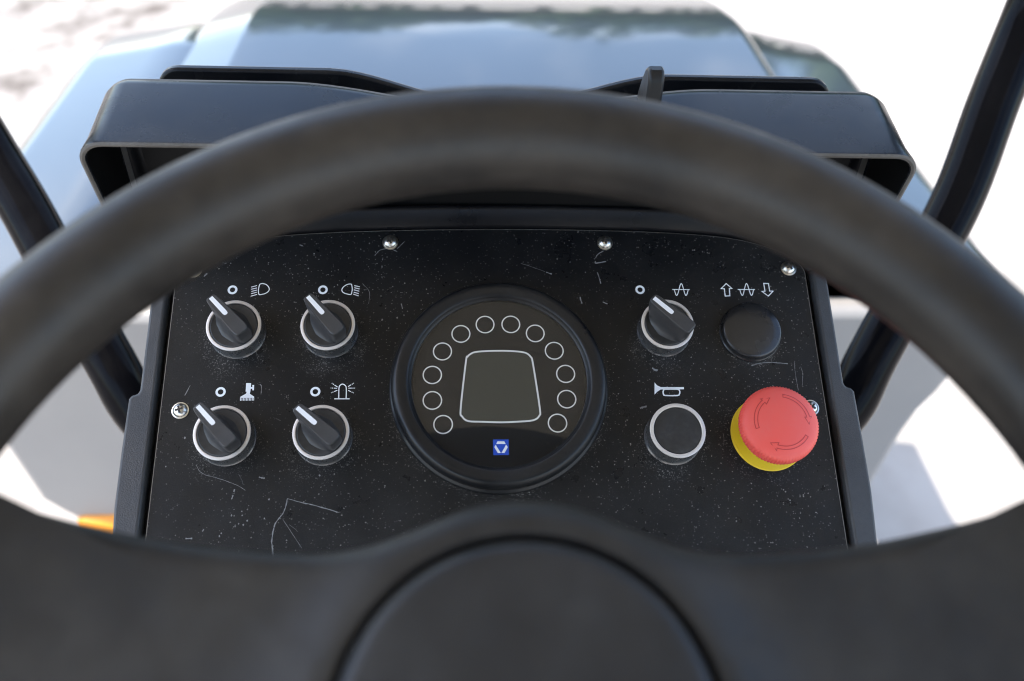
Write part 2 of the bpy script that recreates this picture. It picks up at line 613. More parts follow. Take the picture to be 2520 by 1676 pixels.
# rear wall of the body under the hood, with its rounded lip, and the orange frame below
half = [(0.574, 1.300), (0.580, 1.233), (0.577, 1.200), (0.568, 1.166), (0.555, 1.133), (0.547, 1.09), (0.538, 0.984), (0.530, 0.956), (0.515, 0.925)]
out = half + [(-x - 0.034 + 0.45 * max(0.0, 0.99 - z), z) for x, z in half[::-1]]
verts = [(x, -0.035, z) for x, z in out] + [(x, 0.20, z) for x, z in out]
n = len(out)
faces = [tuple(range(n)), tuple(range(n, 2 * n))] + [(i, (i + 1) % n, n + (i + 1) % n, n + i) for i in range(n)]
o = build("rear_wall", verts, faces, M['wall'], hood, 30.0)
b = o.modifiers.new("bevel", 'BEVEL')
b.width, b.segments, b.limit_method, b.angle_limit = 0.012, 3, 'ANGLE', R_(50)
o = build("frame_beam", [(sx * 0.535, y, z) for z in (0.45, 0.953) for sx, y in ((-1, -0.05), (1, -0.05), (1, 0.22), (-1, 0.22))],
          [(0, 1, 2, 3), (4, 5, 6, 7), (0, 1, 5, 4), (1, 2, 6, 5), (2, 3, 7, 6), (3, 0, 4, 7)], M['orange'], hood, 30.0)
b = o.modifiers.new("bevel", 'BEVEL')
b.width, b.segments = 0.015, 3
tag(o, "orange painted frame under the grey body")

# front drum under the hood; two unseen side arms added for the ground shadow
dv, df_ = [], []
for x, rr in ((-0.585, 0.0), (-0.585, 0.47), (-0.575, 0.49), (0.575, 0.49), (0.585, 0.47), (0.585, 0.0)):
    for k in range(64):
        a = 2 * PI * k / 64
        dv.append((x, 0.80 + rr * math.cos(a), 0.49 + rr * math.sin(a)))
build("drum", dv, grid_faces(6, 64, closed_c=True), M['steel'], hood, 40.0)
for sx in (-1, 1):
    o = build("shadow_arm", [(sx * x, y, z) for z in (0.80, 1.10) for x, y in ((0.60, 0.32), (0.72, 0.32), (0.72, 0.97), (0.60, 0.97))],
              [(0, 1, 2, 3), (4, 5, 6, 7), (0, 1, 5, 4), (1, 2, 6, 5), (2, 3, 7, 6), (3, 0, 4, 7)], M['wall'], hood, 30.0)
    b = o.modifiers.new("bevel", 'BEVEL')
    b.width, b.segments = 0.012, 2

dk = [(sx * 0.56, y, z) for z in (0.86, 0.90) for sx, y in ((-1, -1.9), (1, -1.9), (1, -0.06), (-1, -0.06))]
build("floor_deck", dk, [(0, 1, 2, 3), (4, 5, 6, 7), (0, 1, 5, 4), (1, 2, 6, 5), (2, 3, 7, 6), (3, 0, 4, 7)], M['wall'], hood, 30.0)

# canopy over the driver's place: shades the console and is mirrored in the gauge glass
canopy = tag(empty("canopy_roof", (0, 0, 2.37)), "flat canopy roof above the steering wheel", "canopy")
prism("roof_panel", [(-0.66, -1.3), (0.66, -1.3), (0.66, 0.80), (-0.66, 0.80)], 0.0, 0.04, M['canopy'], canopy, 0.01)
for y in (-0.45, 0.62):
    prism("roof_beam", [(-0.62, y), (0.62, y), (0.62, y + 0.05), (-0.62, y + 0.05)], -0.04, -0.002, M['canopy_beam'], canopy, 0.004)

# ------------------------------------------------------------------ handrails
H = CAM_Z
railR = [(.405, .665, .42), (.405, .665, .06), (.407, .663, -.12), (.407, .657, -.19), (.402, .646, -.255), (.378, .608, -.31), (.353, .564, -.362), (.326, .53, -.401),
         (.286, .484, -.455), (.268, .462, -.49), (.235, .448, -.525), (.19, .445, -.55), (.15, .445, -.56)]
railL = [(-.418, .665, .42), (-.418, .665, .06), (-.418, .665, -.12), (-.416, .66, -.21), (-.402, .648, -.30), (-.374, .62, -.358), (-.345, .586, -.393), (-.316, .548, -.433),
         (-.283, .508, -.478), (-.264, .488, -.515), (-.225, .470, -.545), (-.17, .46, -.555), (-.13, .46, -.56)]
for nm, pts, lab in (("handrail", railL, "black tubular handrail at the left of the steering wheel"),
                     ("handrail", railR, "black tubular handrail at the right of the steering wheel")):
    P = smooth_pts([(x, y, H + z) for x, y, z in pts], 6)
    o = tube(nm, P, 0.0185, M['rail'])
    tag(o, lab, "handrail", "handrails beside the console")

# ------------------------------------------------------------------ control console
E0 = R_(27.0)                                           # faceplate leans 27 degrees from the horizontal
OC = Vector((0.0, 0.3802, CAM_Z - 0.3433))
console = tag(empty("control_console", OC, (E0, 0, 0)), "black control console with round gauge, knobs and red stop button", "control console")
VV = Vector((0, math.cos(E0), math.sin(E0)))
NN = Vector((0, -math.sin(E0), math.cos(E0)))
def loc_(p):
    q = Vector(p) - OC
    return (q.x, q.dot(VV), q.dot(NN))

arch_half = [(182.5, 42), (178.5, 49), (170, 55.5), (150, 62.5), (126, 66.5), (90, 69), (60, 70), (30, 70.6)]
arch = [(-x, y) for x, y in arch_half] + [(0, 70.8)] + arch_half[::-1]
arch = smooth_pts([(-182.5, 30)] + arch + [(182.5, 30)], 4)[4:-4]
plate_out = mm([(-182.5, -190)] + [tuple(p) for p in arch] + [(182.5, -190)])
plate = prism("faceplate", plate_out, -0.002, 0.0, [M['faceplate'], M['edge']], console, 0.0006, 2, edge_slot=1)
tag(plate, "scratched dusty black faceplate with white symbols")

# housing below the plate
ho = mm([(-189, -196), (-189, 40)] + [(x * 1.03, y + 3.0) for x, y in arch if abs(x) < 178] + [(189, 40), (189, -196)])
prism("housing", ho, -0.22, -0.0045, M['housing'], console, 0.003)

pd = [loc_((sx * hx, y, z)) for z, hx, y0, y1 in ((0.90, 0.13, 0.28, 0.50), (1.52, 0.16, 0.22, 0.46)) for sx, y in ((-1, y0), (1, y0), (1, y1), (-1, y1))]
build("pedestal", pd, [(0, 1, 2, 3), (4, 5, 6, 7), (0, 1, 5, 4), (1, 2, 6, 5), (2, 3, 7, 6), (3, 0, 4, 7)], M['housing'], console, 30.0)

# raised band that frames the top of the plate
prof = [(0.9, -4.2), (0.9, 0.2), (2.0, 1.6), (8.6, 7.4), (9.6, 8.0), (10.6, 8.1), (11.6, 7.6), (13.5, 4.0), (16.0, 0.0), (24.0, -4.0)]
ap = [Vector(p) for p in arch]
verts = []
for i, p in enumerate(ap):
    t_ = (ap[min(i + 1, len(ap) - 1)] - ap[max(i - 1, 0)]).normalized()
    nn = Vector((-t_.y, t_.x))
    for off, h in prof:
        q = p + nn * off
        verts.append((q.x * 0.001, q.y * 0.001, h * 0.001))
build("top_band", verts, grid_faces(len(ap), len(prof)), M['housing'], console, 50.0)

# grained side trims with the step half way down
for sx in (-1, 1):
    pts = [(185.2, 58), (191.5, 56), (193.6, 50), (193.3, -28.0), (194.2, -30.2), (197.2, -30.8), (198.6, -33.0), (199.0, -60), (199.0, -90), (197.5, -115), (194, -196), (185.2, -196)]
    prism("side_trim", mm([(sx * x, y) for x, y in pts]), -0.012, 0.0035, M['trim'], console, 0.0016, 3)
    pts = [(186.5, 56), (196.0, 50), (196.5, -32), (190, -36), (186.5, -36)]
    prism("side_flange", mm([(sx * x, y) for x, y in pts]), -0.030, -0.0125, M['housing'], console, 0.0012, 2)

# cowl standing behind the plate: open towards the driver, its top dips in the middle
def cw_(p):
    x, y, z = p
    return loc_((x + 0.0025, y - 0.022 * x, z))
def dip(x):
    a = min(abs(x) / 0.118, 1.0)
    return -0.0140 * (1 - a * a * (3 - 2 * a))
WC, ZC, RC = 0.2155, CAM_Z - 0.2345, 0.015
path = [(-WC, ZC - 0.110), (-WC, ZC - 0.08), (-WC, ZC - 0.05), (-WC, ZC - 0.03)]
for k in range(9):
    a = PI - k * PI / 16
    path.append((-WC + RC + RC * math.cos(a), ZC - RC + RC * math.sin(a)))
for x in lin(-0.188, 0.188, 45):
    path.append((x, ZC + dip(x)))
path += [(-x, z) for x, z in path[:13][::-1]]
rows = [(3.4, .452, 1), (3.4, 0.0, 0), (2.9, -.0010, 0), (1.5, -.0016, 0), (0.3, -.0010, 0), (0.0, .0006, 0), (0.0, .012, 0), (0.0, .4555, 1), (0.5, .4605, 1), (1.8, .4650, 1), (4.0, .4685, 1), (7.0, .4705, 1), (30.0, .4715, 1)]
P2 = [Vector(p) for p in path]
verts, NP = [], len(P2)
for ins, yv, absol in rows:
    for i, p in enumerate(P2):
        t_ = (P2[min(i + 1, NP - 1)] - P2[max(i - 1, 0)]).normalized()
        nn = Vector((-t_.y, t_.x))
        q = p - nn * ins * 0.001
        yf = 0.4055 + 0.24 * (ZC - p.y)
        y = yv if absol else yf + yv
        z = q.y + (0.0055 if (absol and p.y > ZC - 0.06) else 0.0)
        verts.append(cw_((q.x, y, z)))
cw = build("cowl", verts, grid_faces(len(rows), NP), [M['cowl'], M['cowl_edge'], M['dark']], console, 45.0)
for f in cw.data.polygons:
    if f.index // (NP - 1) in (2, 3, 8):
        f.material_index = 1
    if f.index // (NP - 1) == 0:
        f.material_index = 2
# inside back of the cowl
bp = [(x, z - 0.004) for x, z in path[9:-9]]
bw = [(-0.2, ZC - 0.11)] + [(-0.2, ZC - 0.03)] + [(x * 0.985, z) for x, z in bp] + [(0.2, ZC - 0.03), (0.2, ZC - 0.11)]
n = len(bw)
verts = [cw_((x, 0.4515, z)) for x, z in bw] + [cw_((x, 0.4560, z)) for x, z in bw]
faces = [tuple(range(n)), tuple(range(n, 2 * n))] + [(i, (i + 1) % n, n + (i + 1) % n, n + i) for i in range(n)]
build("cowl_back", verts, faces, M['dark'], console, 40.0)
# second wall behind the cowl
def dip2(x):
    a = min(max((abs(x) - 0.015) / 0.085, 0.0), 1.0)
    return -0.018 * (1 - a * a * (3 - 2 * a))
ZF, WF, RF = CAM_Z - 0.2395, 0.198, 0.013
fl = [(-WF, ZF - 0.10)]
for k in range(7):
    a = PI - k * PI / 12
    fl.append((-WF + RF + RF * math.cos(a), ZF - RF + RF * math.sin(a)))
fl += [(x, ZF + dip2(x)) for x in lin(-0.18, 0.18, 41)]
fl += [(-x, z) for x, z in fl[:8][::-1]]
n = len(fl)
verts = [cw_((x, 0.496, z)) for x, z in fl] + [cw_((x, 0.502, z)) for x, z in fl]
faces = [tuple(range(n)), tuple(range(n, 2 * n))] + [(i, (i + 1) % n, n + (i + 1) % n, n + i) for i in range(n)]
o = build("back_wall", verts, faces, M['cowl'], console, 40.0)
b = o.modifiers.new("bevel", 'BEVEL')
b.width, b.segments, b.limit_method, b.angle_limit = 0.0018, 3, 'ANGLE', R_(50)
# latch tab on the cowl
tp = [(0.0, -0.020), (0.0, 0.017), (0.0015, 0.0210), (0.004, 0.0232), (0.008, 0.0234), (0.0125, 0.0205), (0.018, 0.0130), (0.024, 0.002), (0.028, -0.008), (0.030, -0.020)]
n = len(tp)
verts = [cw_((0.0745, 0.436 + y, ZC + 0.003 + z)) for y, z in tp] + [cw_((0.0830, 0.436 + y, ZC + 0.003 + z)) for y, z in tp]
faces = [tuple(range(n)), tuple(range(n, 2 * n))] + [(i, (i + 1) % n, n + (i + 1) % n, n + i) for i in range(n)]
o = build("latch_tab", verts, faces, M['gauge_bezel'], console, 35.0)
b = o.modifiers.new("bevel", 'BEVEL')
b.width, b.segments, b.limit_method, b.angle_limit = 0.0018, 3, 'ANGLE', R_(50)

# ---- screws on the plate
def screw(x, y, rot):
    s = lathe("screw", [(0, 0.0030), (0.0016, 0.0029), (0.0030, 0.0022), (0.0038, 0.0011), (0.0040, 0.0004), (0.0046, 0.0003), (0.0046, 0.0)], 28, M['screw'], plate, (x * .001, y * .001, 0.0002))
    s.rotation_euler.z = rot
    pts = []
    for k in range(4):
        a = k * PI / 2
        for r, d in ((0.0021, -0.32), (0.0021, 0.32), (0.0008, PI / 4)):
            pts.append((r * math.cos(a + d * (0.8 if r > 0.001 else 1)), r * math.sin(a + d * (0.8 if r > 0.001 else 1))))
    return s, pts
for x, y, rot in ((-61.6, 61.7, 0.4), (64.5, 61.2, 0.1), (172.6, 44.2, 0.5), (-171.6, -39.0, 0.3), (173.5, -41.5, 0.9), (-172.6, 44.2, 0.2)):
    s, pts = screw(x, y, rot)
    prism("cross_recess", pts, 0.0022, 0.0031, M['recess'], console, loc=(x * .001, y * .001, 0.0002)).rotation_euler.z = rot

# ---- printed symbols on the plate
ZP = 0.00025
def printed(name, strokes, material=None, z=ZP, parent=None):
    """strokes: ('line', pts, width, closed) or ('fill', pts)"""
    verts, faces = [], []
    for s in strokes:
        if s[0] == 'line':
            ribbon_geo(mm(s[1]), s[2] * 0.001, z, s[3], verts, faces)
        else:
            b0 = len(verts)
            verts += [(x * .001, y * .001, z) for x, y in s[1]]
            faces.append(tuple(range(b0, b0 + len(s[1]))))
    return build(name, verts, faces, material or M['print'], parent or plate, 0)

def circ(cx, cy, r, n=28):
    return [(cx + r * math.cos(2 * PI * i / n), cy + r * math.sin(2 * PI * i / n)) for i in range(n)]
for cx, cy in ((-149.8, 31.9), (-99.1, 31.7), (-151.2, -28.7), (-100.3, -29.1), (83.1, 30.9)):
    printed("zero_mark", [('line', circ(cx, cy, 2.12), 1.25, True)])
D1 = [(-134.6, 35.4), (-133.0, 35.7), (-130.9, 34.9), (-129.5, 33.1), (-129.3, 31.7), (-130.1, 30.4), (-131.7, 29.4), (-133.7, 28.9), (-134.7, 28.9), (-135.2, 30.4), (-135.3, 32.0), (-135.1, 34.0)]
R1 = [(-136.3, 34.5), (-139.5, 33.5), (-136.2, 33.0), (-139.4, 32.2), (-136.1, 31.7), (-139.2, 30.8), (-136.0, 30.4), (-139.2, 29.4), (-135.9, 29.0), (-139.3, 27.9)]
printed("headlight_symbol", [('line', smooth_pts(D1, 3, True), 0.55, True)] + [('line', R1[2 * k:2 * k + 2], 0.5, False) for k in range(5)])
D2 = [(-83.3, 35.2), (-85.3, 35.0), (-87.3, 33.7), (-88.4, 31.8), (-87.8, 30.2), (-86.0, 29.2), (-83.2, 28.7), (-82.7, 30.2), (-82.5, 32.1), (-82.8, 34.0)]
R2 = [(-81.5, 34.2), (-78.3, 33.5), (-81.4, 32.9), (-78.4, 32.1), (-81.6, 31.6), (-78.5, 30.7), (-81.6, 30.1), (-78.7, 29.2), (-81.8, 28.9), (-78.8, 27.8)]
printed("rear_light_symbol", [('line', smooth_pts(D2, 3, True), 0.55, True)] + [('line', R2[2 * k:2 * k + 2], 0.55, False) for k in range(5)])
BR = [(-137.9, -23.8), (-135.2, -23.9), (-135.2, -26.1), (-134.4, -26.1), (-134.5, -24.9), (-133.5, -24.9), (-133.4, -28.0), (-134.3, -28.0), (-134.4, -27.0), (-135.2, -27.1), (-135.3, -28.7), (-135.5, -29.9), (-133.0, -31.6), (-133.0, -32.3), (-140.5, -32.2), (-140.3, -31.5), (-137.6, -29.9), (-137.2, -28.8), (-137.8, -28.7)]
printed("spray_brush_symbol", [('fill', BR)] + [('line', [(-140.25 + 0.79 * k, -32.2), (-140.2 + 0.79 * k, -33.8)], 0.42, False) for k in range(10)])
DM = [(-87.5, -33.0), (-87.6, -27.5), (-87.2, -25.8), (-85.8, -24.9), (-84.2, -25.8), (-83.6, -27.5), (-83.5, -33.0)]
DR = [(-88.4, -26.6), (-91.6, -24.3), (-88.6, -27.3), (-92.1, -27.1), (-88.4, -28.4), (-91.7, -29.9), (-82.7, -26.4), (-79.6, -24.4), (-82.5, -27.3), (-79.0, -27.3), (-82.6, -28.5), (-79.5, -30.1)]
st = [('line', smooth_pts(DM, 3), 0.6, False), ('line', [(-89.9, -33.3), (-81.6, -33.4)], 0.6, False)]
for k in range(6):
    a, b_ = Vector(DR[2 * k]), Vector(DR[2 * k + 1])
    st += [('line', [tuple(a), tuple(a.lerp(b_, 0.52))], 0.5, False), ('line', [tuple(a.lerp(b_, 0.64)), tuple(a.lerp(b_, 0.80))], 0.5, False), ('line', [tuple(a.lerp(b_, 0.90)), tuple(b_)], 0.5, False)]
printed("beacon_symbol", st)
SN = [(103.2 + 8.2 * i / 36 + -0.32 * math.sin(3 * PI * i / 36), 30.9 - 3.75 * math.sin(3 * PI * i / 36)) for i in range(37)]
for dx, dy in ((0, 0), (38.6, -0.15)):
    printed("vibration_symbol", [('line', [(x + dx, y + dy) for x, y in SN], 0.5, False), ('line', [(102.0 + dx, 30.95 + dy), (112.2 + dx, 30.85 + dy)], 0.5, False)])
printed("up_arrow_symbol", [('line', [(134.2, 34.6), (137.2, 31.5), (135.7, 31.4), (135.5, 26.8), (132.7, 26.6), (132.7, 31.3), (130.8, 31.4)], 0.6, True)])
printed("down_arrow_symbol", [('line', [(156.5, 34.6), (159.3, 34.5), (159.4, 29.7), (161.4, 29.6), (158.2, 26.5), (154.8, 29.5), (156.6, 29.6)], 0.6, True)])
BL = [(86.9, -25.7), (88.1, -27.4), (90.2, -28.5), (103.2, -28.6), (103.1, -29.9), (90.0, -29.9), (87.9, -31.2), (86.3, -32.8)]
LP = [(91.2, -31.5), (91.6, -30.3), (92.7, -29.75), (99.4, -29.85), (100.4, -30.5), (100.6, -31.6), (100.2, -32.8), (99.0, -33.5), (92.3, -33.4), (91.4, -32.7)]
printed("horn_symbol", [('fill', BL), ('line', smooth_pts(LP, 2, True), 0.75, True)])

# ---- scratches, chips and dried spots on the plate (one worn layer)
verts, faces = [], []
def scratch(pts, w, rough_=0.5, broken=0.0):
    P = smooth_pts(pts, 6)
    seg = []
    for p in P:
        if random.random() < broken:
            if len(seg) > 1:
                ribbon_geo(mm(seg), [w * .001 * random.uniform(1 - rough_, 1 + rough_) for _ in seg], 0.00018, False, verts, faces)
            seg = []
        else:
            seg.append((p[0] + random.gauss(0, 0.05), p[1] + random.gauss(0, 0.05)))
    if len(seg) > 1:
        ribbon_geo(mm(seg), [w * .001 * random.uniform(1 - rough_, 1 + rough_) for _ in seg], 0.00018, False, verts, faces)
S = [([(-160.4, -68.7), (-158.5, -72.0), (-155.2, -74.2), (-148.3, -76.2), (-138.1, -80.1), (-133.9, -82.8)], .22, 0),
     ([(-111.8, -87.5), (-113.2, -94.3), (-116.8, -99.5), (-118.0, -103.8), (-118.4, -109.2), (-117.5, -114.7), (-117.0, -118)], .50, 0),
     ([(-111.8, -87.5), (-104.9, -89.5), (-98.0, -91.2), (-84.9, -95.1)], .44, .05), ([(-113.6, -98.0), (-102.9, -113.1)], .16, .05),
     ([(-127.3, -75.9), (-124.2, -76.6)], .8, 0), ([(-151.4, -99.8), (-154.0, -103.7)], .55, .1), ([(-162.1, -107.2), (-158.8, -107.1)], .6, 0),
     ([(-139.5, -82.0), (-139.9, -85.2), (-140.6, -87.3)], .6, .25), ([(143.0, -16.3), (148.0, -14.9), (155.3, -14.5), (164.0, -15.4)], .5, .1),
     ([(168.3, -13.6), (167.6, -20.3), (167.9, -31.1)], .22, .05), ([(171.2, -16.6), (171.8, -22.0), (170.4, -28.7)], .2, .05),
     ([(77.7, -40.5), (81.3, -39.5)], .9, 0), ([(86.2, -17.0), (87.7, -18.3), (89.2, -18.7)], .9, 0),
     ([(-65.5, 54.3), (-66.0, 45.4), (-65.8, 38.0)], .45, .45), ([(-70.4, 53.3), (-67.3, 56.8), (-62.0, 57.8), (-57.5, 55.8)], .45, .1),
     ([(-57.5, 57.8), (-53.1, 62.4)], .4, .2), ([(-54.7, 23.9), (-52.8, 15.3)], .5, .4), ([(57.9, 48.0), (67.2, 49.5)], .5, .1),
     ([(57.9, 48.0), (59.1, 53.0), (63.4, 56.1)], .35, .1), ([(58.9, 42.0), (60.7, 34.0)], .4, .3), ([(60.9, 23.3), (66.2, 20.8)], .45, .3),
     ([(11.5, 49.1), (22.3, 45.1), (30.1, 41.9)], .18, .2), ([(29, 42.3), (32.1, 41.1)], .6, 0), ([(47.7, 27.2), (49.1, 20.4)], .7, .3),
     ([(-77.0, 35.6), (-72.8, 30.2), (-73.0, 23.0)], .2, .05), ([(-167.8, -24.8), (-171.1, -32.9)], .4, .15), ([(-130.4, -24.5), (-129.5, -26.2), (-129.5, -30.3)], .35, 0),
     ([(-113.9, 60.4), (-111.6, 59.4)], .5, 0), ([(-157.2, 48.6), (-151.9, 48.6)], .5, .2), ([(-164.9, 42.3), (-166.5, 40.3)], .8, 0)]
for pts, w_, br in S:
    scratch(pts, w_, 0.5, br)
for _ in range(10):                                     # short hairline scuffs
    x, y, a, L = random.uniform(-175, 175), random.uniform(-115, 62), random.uniform(0, PI), random.uniform(1.5, 9)
    if (x * x + (y + 29.5) ** 2) > 62 ** 2:
        scratch([(x, y), (x + L * .5 * math.cos(a) + .3, y + L * .5 * math.sin(a)), (x + L * math.cos(a), y + L * math.sin(a))], .10, 0.4, .1)
dots = [(-138.8, -92.7), (-134.8, -93.7), (-132.0, -92.9), (-139.9, -95.7), (-134.4, -95.8), (-144.1, -96.0), (-131.6, -98.6), (-135.9, -100.1), (-133.4, -100.7), (-123.0, -97.6), (-120.1, -99.9), (-144.3, -104.8), (-145.1, -106.3), (-95.7, -75.5), (-121.3, -87.7), (-63.2, -36.8), (-167.7, -54.1), (-176.0, -69.5)]
dots += [(random.uniform(-172, 172), random.uniform(-118, -70)) for _ in range(40)] + [(random.uniform(-172, 172), random.uniform(-70, 60)) for _ in range(40)]
for k, (x, y) in enumerate(dots):
    if k >= 18 and x * x + (y + 29.5) ** 2 < 62 ** 2:
        continue
    r = random.uniform(0.25, 0.5) if k < 18 else random.uniform(0.1, 0.26)
    b0 = len(verts)
    sx = random.uniform(0.7, 1.6)
    verts += [((x + r * math.cos(a) * random.uniform(.7, 1.2)) * .001, (y + sx * r * math.sin(a) * random.uniform(.7, 1.2)) * .001, 0.00019) for a in (2 * PI * i / 7 for i in range(7))]
    faces.append(tuple(range(b0, b0 + 7)))
o = build("scratch_marks", verts, faces, M['scratch'], plate, 0)
o["kind"] = "stuff"

# ---- selector switches
def handle_mesh(parent, ang):
    """grip bar across the dial: waisted sides, flat top, slightly overhanging pointer end"""
    lev = [(11.3, 11.4, 12.2, 8.4), (12.0, 11.7, 12.3, 7.0), (13.6, 12.3, 12.7, 5.7), (16.0, 13.0, 13.1, 4.8), (20.0, 13.9, 13.4, 4.15), (24.0, 14.5, 13.5, 3.9), (25.8, 14.7, 13.4, 3.9), (26.6, 14.5, 13.1, 3.7), (26.9, 14.1, 12.7, 3.4)]
    verts = []
    nseg = 32
    for h, tip, tail, hw in lev:
        for i in range(nseg):
            a = 2 * PI * i / nseg
            ca, sa = math.cos(a), math.sin(a)
            ex = 0.32
            x = math.copysign(abs(ca) ** ex, ca) * (tip if ca > 0 else tail)
            y = math.copysign(abs(sa) ** ex, sa) * hw
            y *= 1.0 + 0.15 * (x / 13.0) * (h / 27.0) * (-1)      # narrower towards the pointer
            y *= 1.0 - 0.55 * min(1.0, max(0.0, 1 - (h - 11.3) / 7.0)) * abs(x / 12.2) ** 2
            verts.append((x * .001, y * .001, h * .001))
    faces = grid_faces(len(lev), nseg, closed_c=True)
    faces.append(tuple(range((len(lev) - 1) * nseg, len(lev) * nseg)))
    o = build("handle", verts, faces, M['knob'], parent, 32.0)
    o.rotation_euler.z = ang
    mk = [(13.6, -1.15), (13.6, 1.15), (2.0, 1.3)] + [(1.2 - 1.0 * math.sin(R_(k * 30)), 1.3 * math.cos(R_(k * 30))) for k in range(1, 6)] + [(2.0, -1.3)]
    p = prism("pointer_mark", mm(mk), 0.0266, 0.02702, M['mark'], parent)
    p.rotation_euler.z = ang
    return o

def selector(x, y, ang, label):
    s = tag(sub_empty("selector_switch", console, (x * .001, y * .001, 0)), label)
    lathe("collar", [(0.0152, 0.0), (0.0154, 0.0006), (0.0150, 0.0012), (0.0147, 0.0018), (0.0147, 0.0098), (0.0146, 0.0106), (0.0140, 0.0108), (0.0, 0.0108)], 56, M['gloss'], s)
    lathe("trim_ring", [(0.0147, 0.0107), (0.01485, 0.0112), (0.01475, 0.0118), (0.0144, 0.0120), (0.0133, 0.0120), (0.0130, 0.0117), (0.0129, 0.0109)], 64, M['chrome'], s)
    lathe("dial", [(0.01285, 0.0109), (0.0127, 0.0116), (0.0122, 0.0119), (0.0080, 0.0114), (0.0, 0.0111)], 48, M['dial'], s)
    handle_mesh(s, ang)
    return s
selector(-144.4, 5.6, R_(133), "black selector knob below the headlight symbol")
selector(-93.6, 5.6, R_(131), "black selector knob below the rear light symbol")
selector(-145.5, -54.6, R_(133), "black selector knob below the brush symbol")
selector(-94.4, -55.0, R_(139), "black selector knob below the beacon symbol")
selector(94.6, 4.8, R_(137), "black selector knob right of the gauge below the wave symbol")

# ---- blank plug, horn button
pl = tag(sub_empty("blank_plug", console, (0.1445, 0.0037, 0)), "domed black blanking plug between the two arrows' symbols and the stop button")
lathe("dome", [(0.0178, 0.0), (0.0178, 0.0009), (0.0173, 0.0013), (0.0170, 0.0017), (0.0169, 0.0046), (0.0165, 0.0053), (0.0155, 0.0058), (0.0120, 0.0064), (0.0060, 0.0069), (0.0, 0.0070)], 64, M['plug'], pl, smooth=50)
hb = tag(sub_empty("horn_button", console, (0.0942, -0.0571, 0)), "round black push button with pale ring below the horn symbol")
lathe("collar", [(0.0156, 0.0), (0.0158, 0.0008), (0.0153, 0.0015), (0.0149, 0.0022), (0.0149, 0.0120), (0.0148, 0.0128), (0.0, 0.0128)], 56, M['gloss'], hb)
lathe("trim_ring", [(0.0148, 0.0128), (0.0150, 0.0133), (0.0149, 0.0139), (0.0146, 0.0141), (0.0132, 0.0141), (0.01295, 0.0138), (0.01295, 0.0125)], 64, M['chrome'], hb)
lathe("button_face", [(0.0128, 0.0128), (0.0128, 0.0133), (0.0124, 0.0136), (0.0, 0.0138)], 48, M['dial'], hb)

# ---- emergency stop
es = tag(sub_empty("stop_button", console, (0.1475, -0.0560, 0)), "red mushroom stop button on a yellow disc")
lathe("yellow_disc", [(0.0209, 0.0), (0.0209, 0.0010), (0.0205, 0.0014), (0.0, 0.0014)], 64, M['yellow'], es)
lathe("neck", [(0.0150, 0.0012), (0.0152, 0.0040), (0.0138, 0.0052), (0.0132, 0.0060), (0.0132, 0.0110), (0.0140, 0.0150), (0.0, 0.0150)], 48, M['neck'], es)
NT_ = 78
def knurl(i, r, z):
    return 1.0 + (0.016 if i % 3 == 0 else -0.006) if (0.0196 < r and 0.0125 < z < 0.0215) else 1.0
lathe("mushroom_cap", [(0.0, 0.0125), (0.0150, 0.0122), (0.0185, 0.0128), (0.0203, 0.0140), (0.0208, 0.0160), (0.0207, 0.0195), (0.0203, 0.0212), (0.0194, 0.0224), (0.0180, 0.0234), (0.0150, 0.0246), (0.0100, 0.0256), (0.0050, 0.0261), (0.0, 0.0262)], NT_ * 3, M['red'], es, smooth=45, wobble=knurl)
def cap_z(r):
    tb = [(0.0, .0262), (.005, .0261), (.010, .0256), (.015, .0246), (.018, .0234), (.0194, .0224)]
    for (a, z0), (b_, z1) in zip(tb, tb[1:]):
        if a <= r <= b_:
            return z0 + (z1 - z0) * (r - a) / (b_ - a) + 0.00012
    return .0224
def stop_arrow(a0, a1):
    """curved arrow outline, clockwise from a0 to its tip at a1 (degrees), moulded on the cap"""
    rc, hw, head = 14.2, 0.85, 16.0
    am = a1 + head
    pts = [((rc + hw), a) for a in lin(a0, am, 14)] + [(rc + 2.1, am + 1), (rc - 0.2, a1), (rc - 2.1, am + 1)] + [((rc - hw), a) for a in lin(am, a0, 14)]
    P = [(r * math.cos(R_(a)), r * math.sin(R_(a))) for r, a in pts]
    v_, f_ = ribbon_geo(mm(P), 0.00036, 0.0, True)
    v_ = [(x, y, cap_z(math.hypot(x, y))) for x, y, _ in v_]
    build("arrow_outline", v_, f_, M['red_line'], es, 0)
stop_arrow(194, 112)
stop_arrow(82, -7)
stop_arrow(-34, -125)

# ---- round gauge
ga = tag(sub_empty("round_gauge", console, (0.0, -0.0270, 0)), "round gauge with twelve empty rings round a blank screen")
lathe("bezel", [(0.0600, 0.0), (0.0602, 0.0010), (0.0597, 0.0018), (0.0586, 0.0022), (0.0582, 0.0030), (0.0582, 0.0050), (0.0588, 0.0056), (0.0588, 0.0072), (0.0583, 0.0098),
                (0.0572, 0.0117), (0.0558, 0.0125), (0.0535, 0.0126), (0.0508, 0.0122), (0.0497, 0.0118), (0.0491, 0.0110), (0.0489, 0.0100), (0.0484, 0.0097), (0.0482, 0.0092), (0.0478, 0.0090), (0.0477, 0.0066)], 128, M['gauge_bezel'], ga, smooth=50)
lathe("dial_face", [(0.0484, 0.0068), (0.0, 0.0068)], 64, M['face'], ga, smooth=0)
lathe("glass", [(0.0479, 0.0080), (0.0479, 0.0088), (0.0, 0.0089)], 96, M['glass'], ga, smooth=20)
ringpos = [(-30.6, -50.4), (-36.4, -36.9), (-36.5, -22.4), (-31.0, -8.8), (-20.8, 1.5), (-7.3, 7.0), (7.1, 7.0), (20.6, 1.5), (30.8, -8.9), (36.5, -22.5), (36.4, -37.0), (30.8, -50.4)]
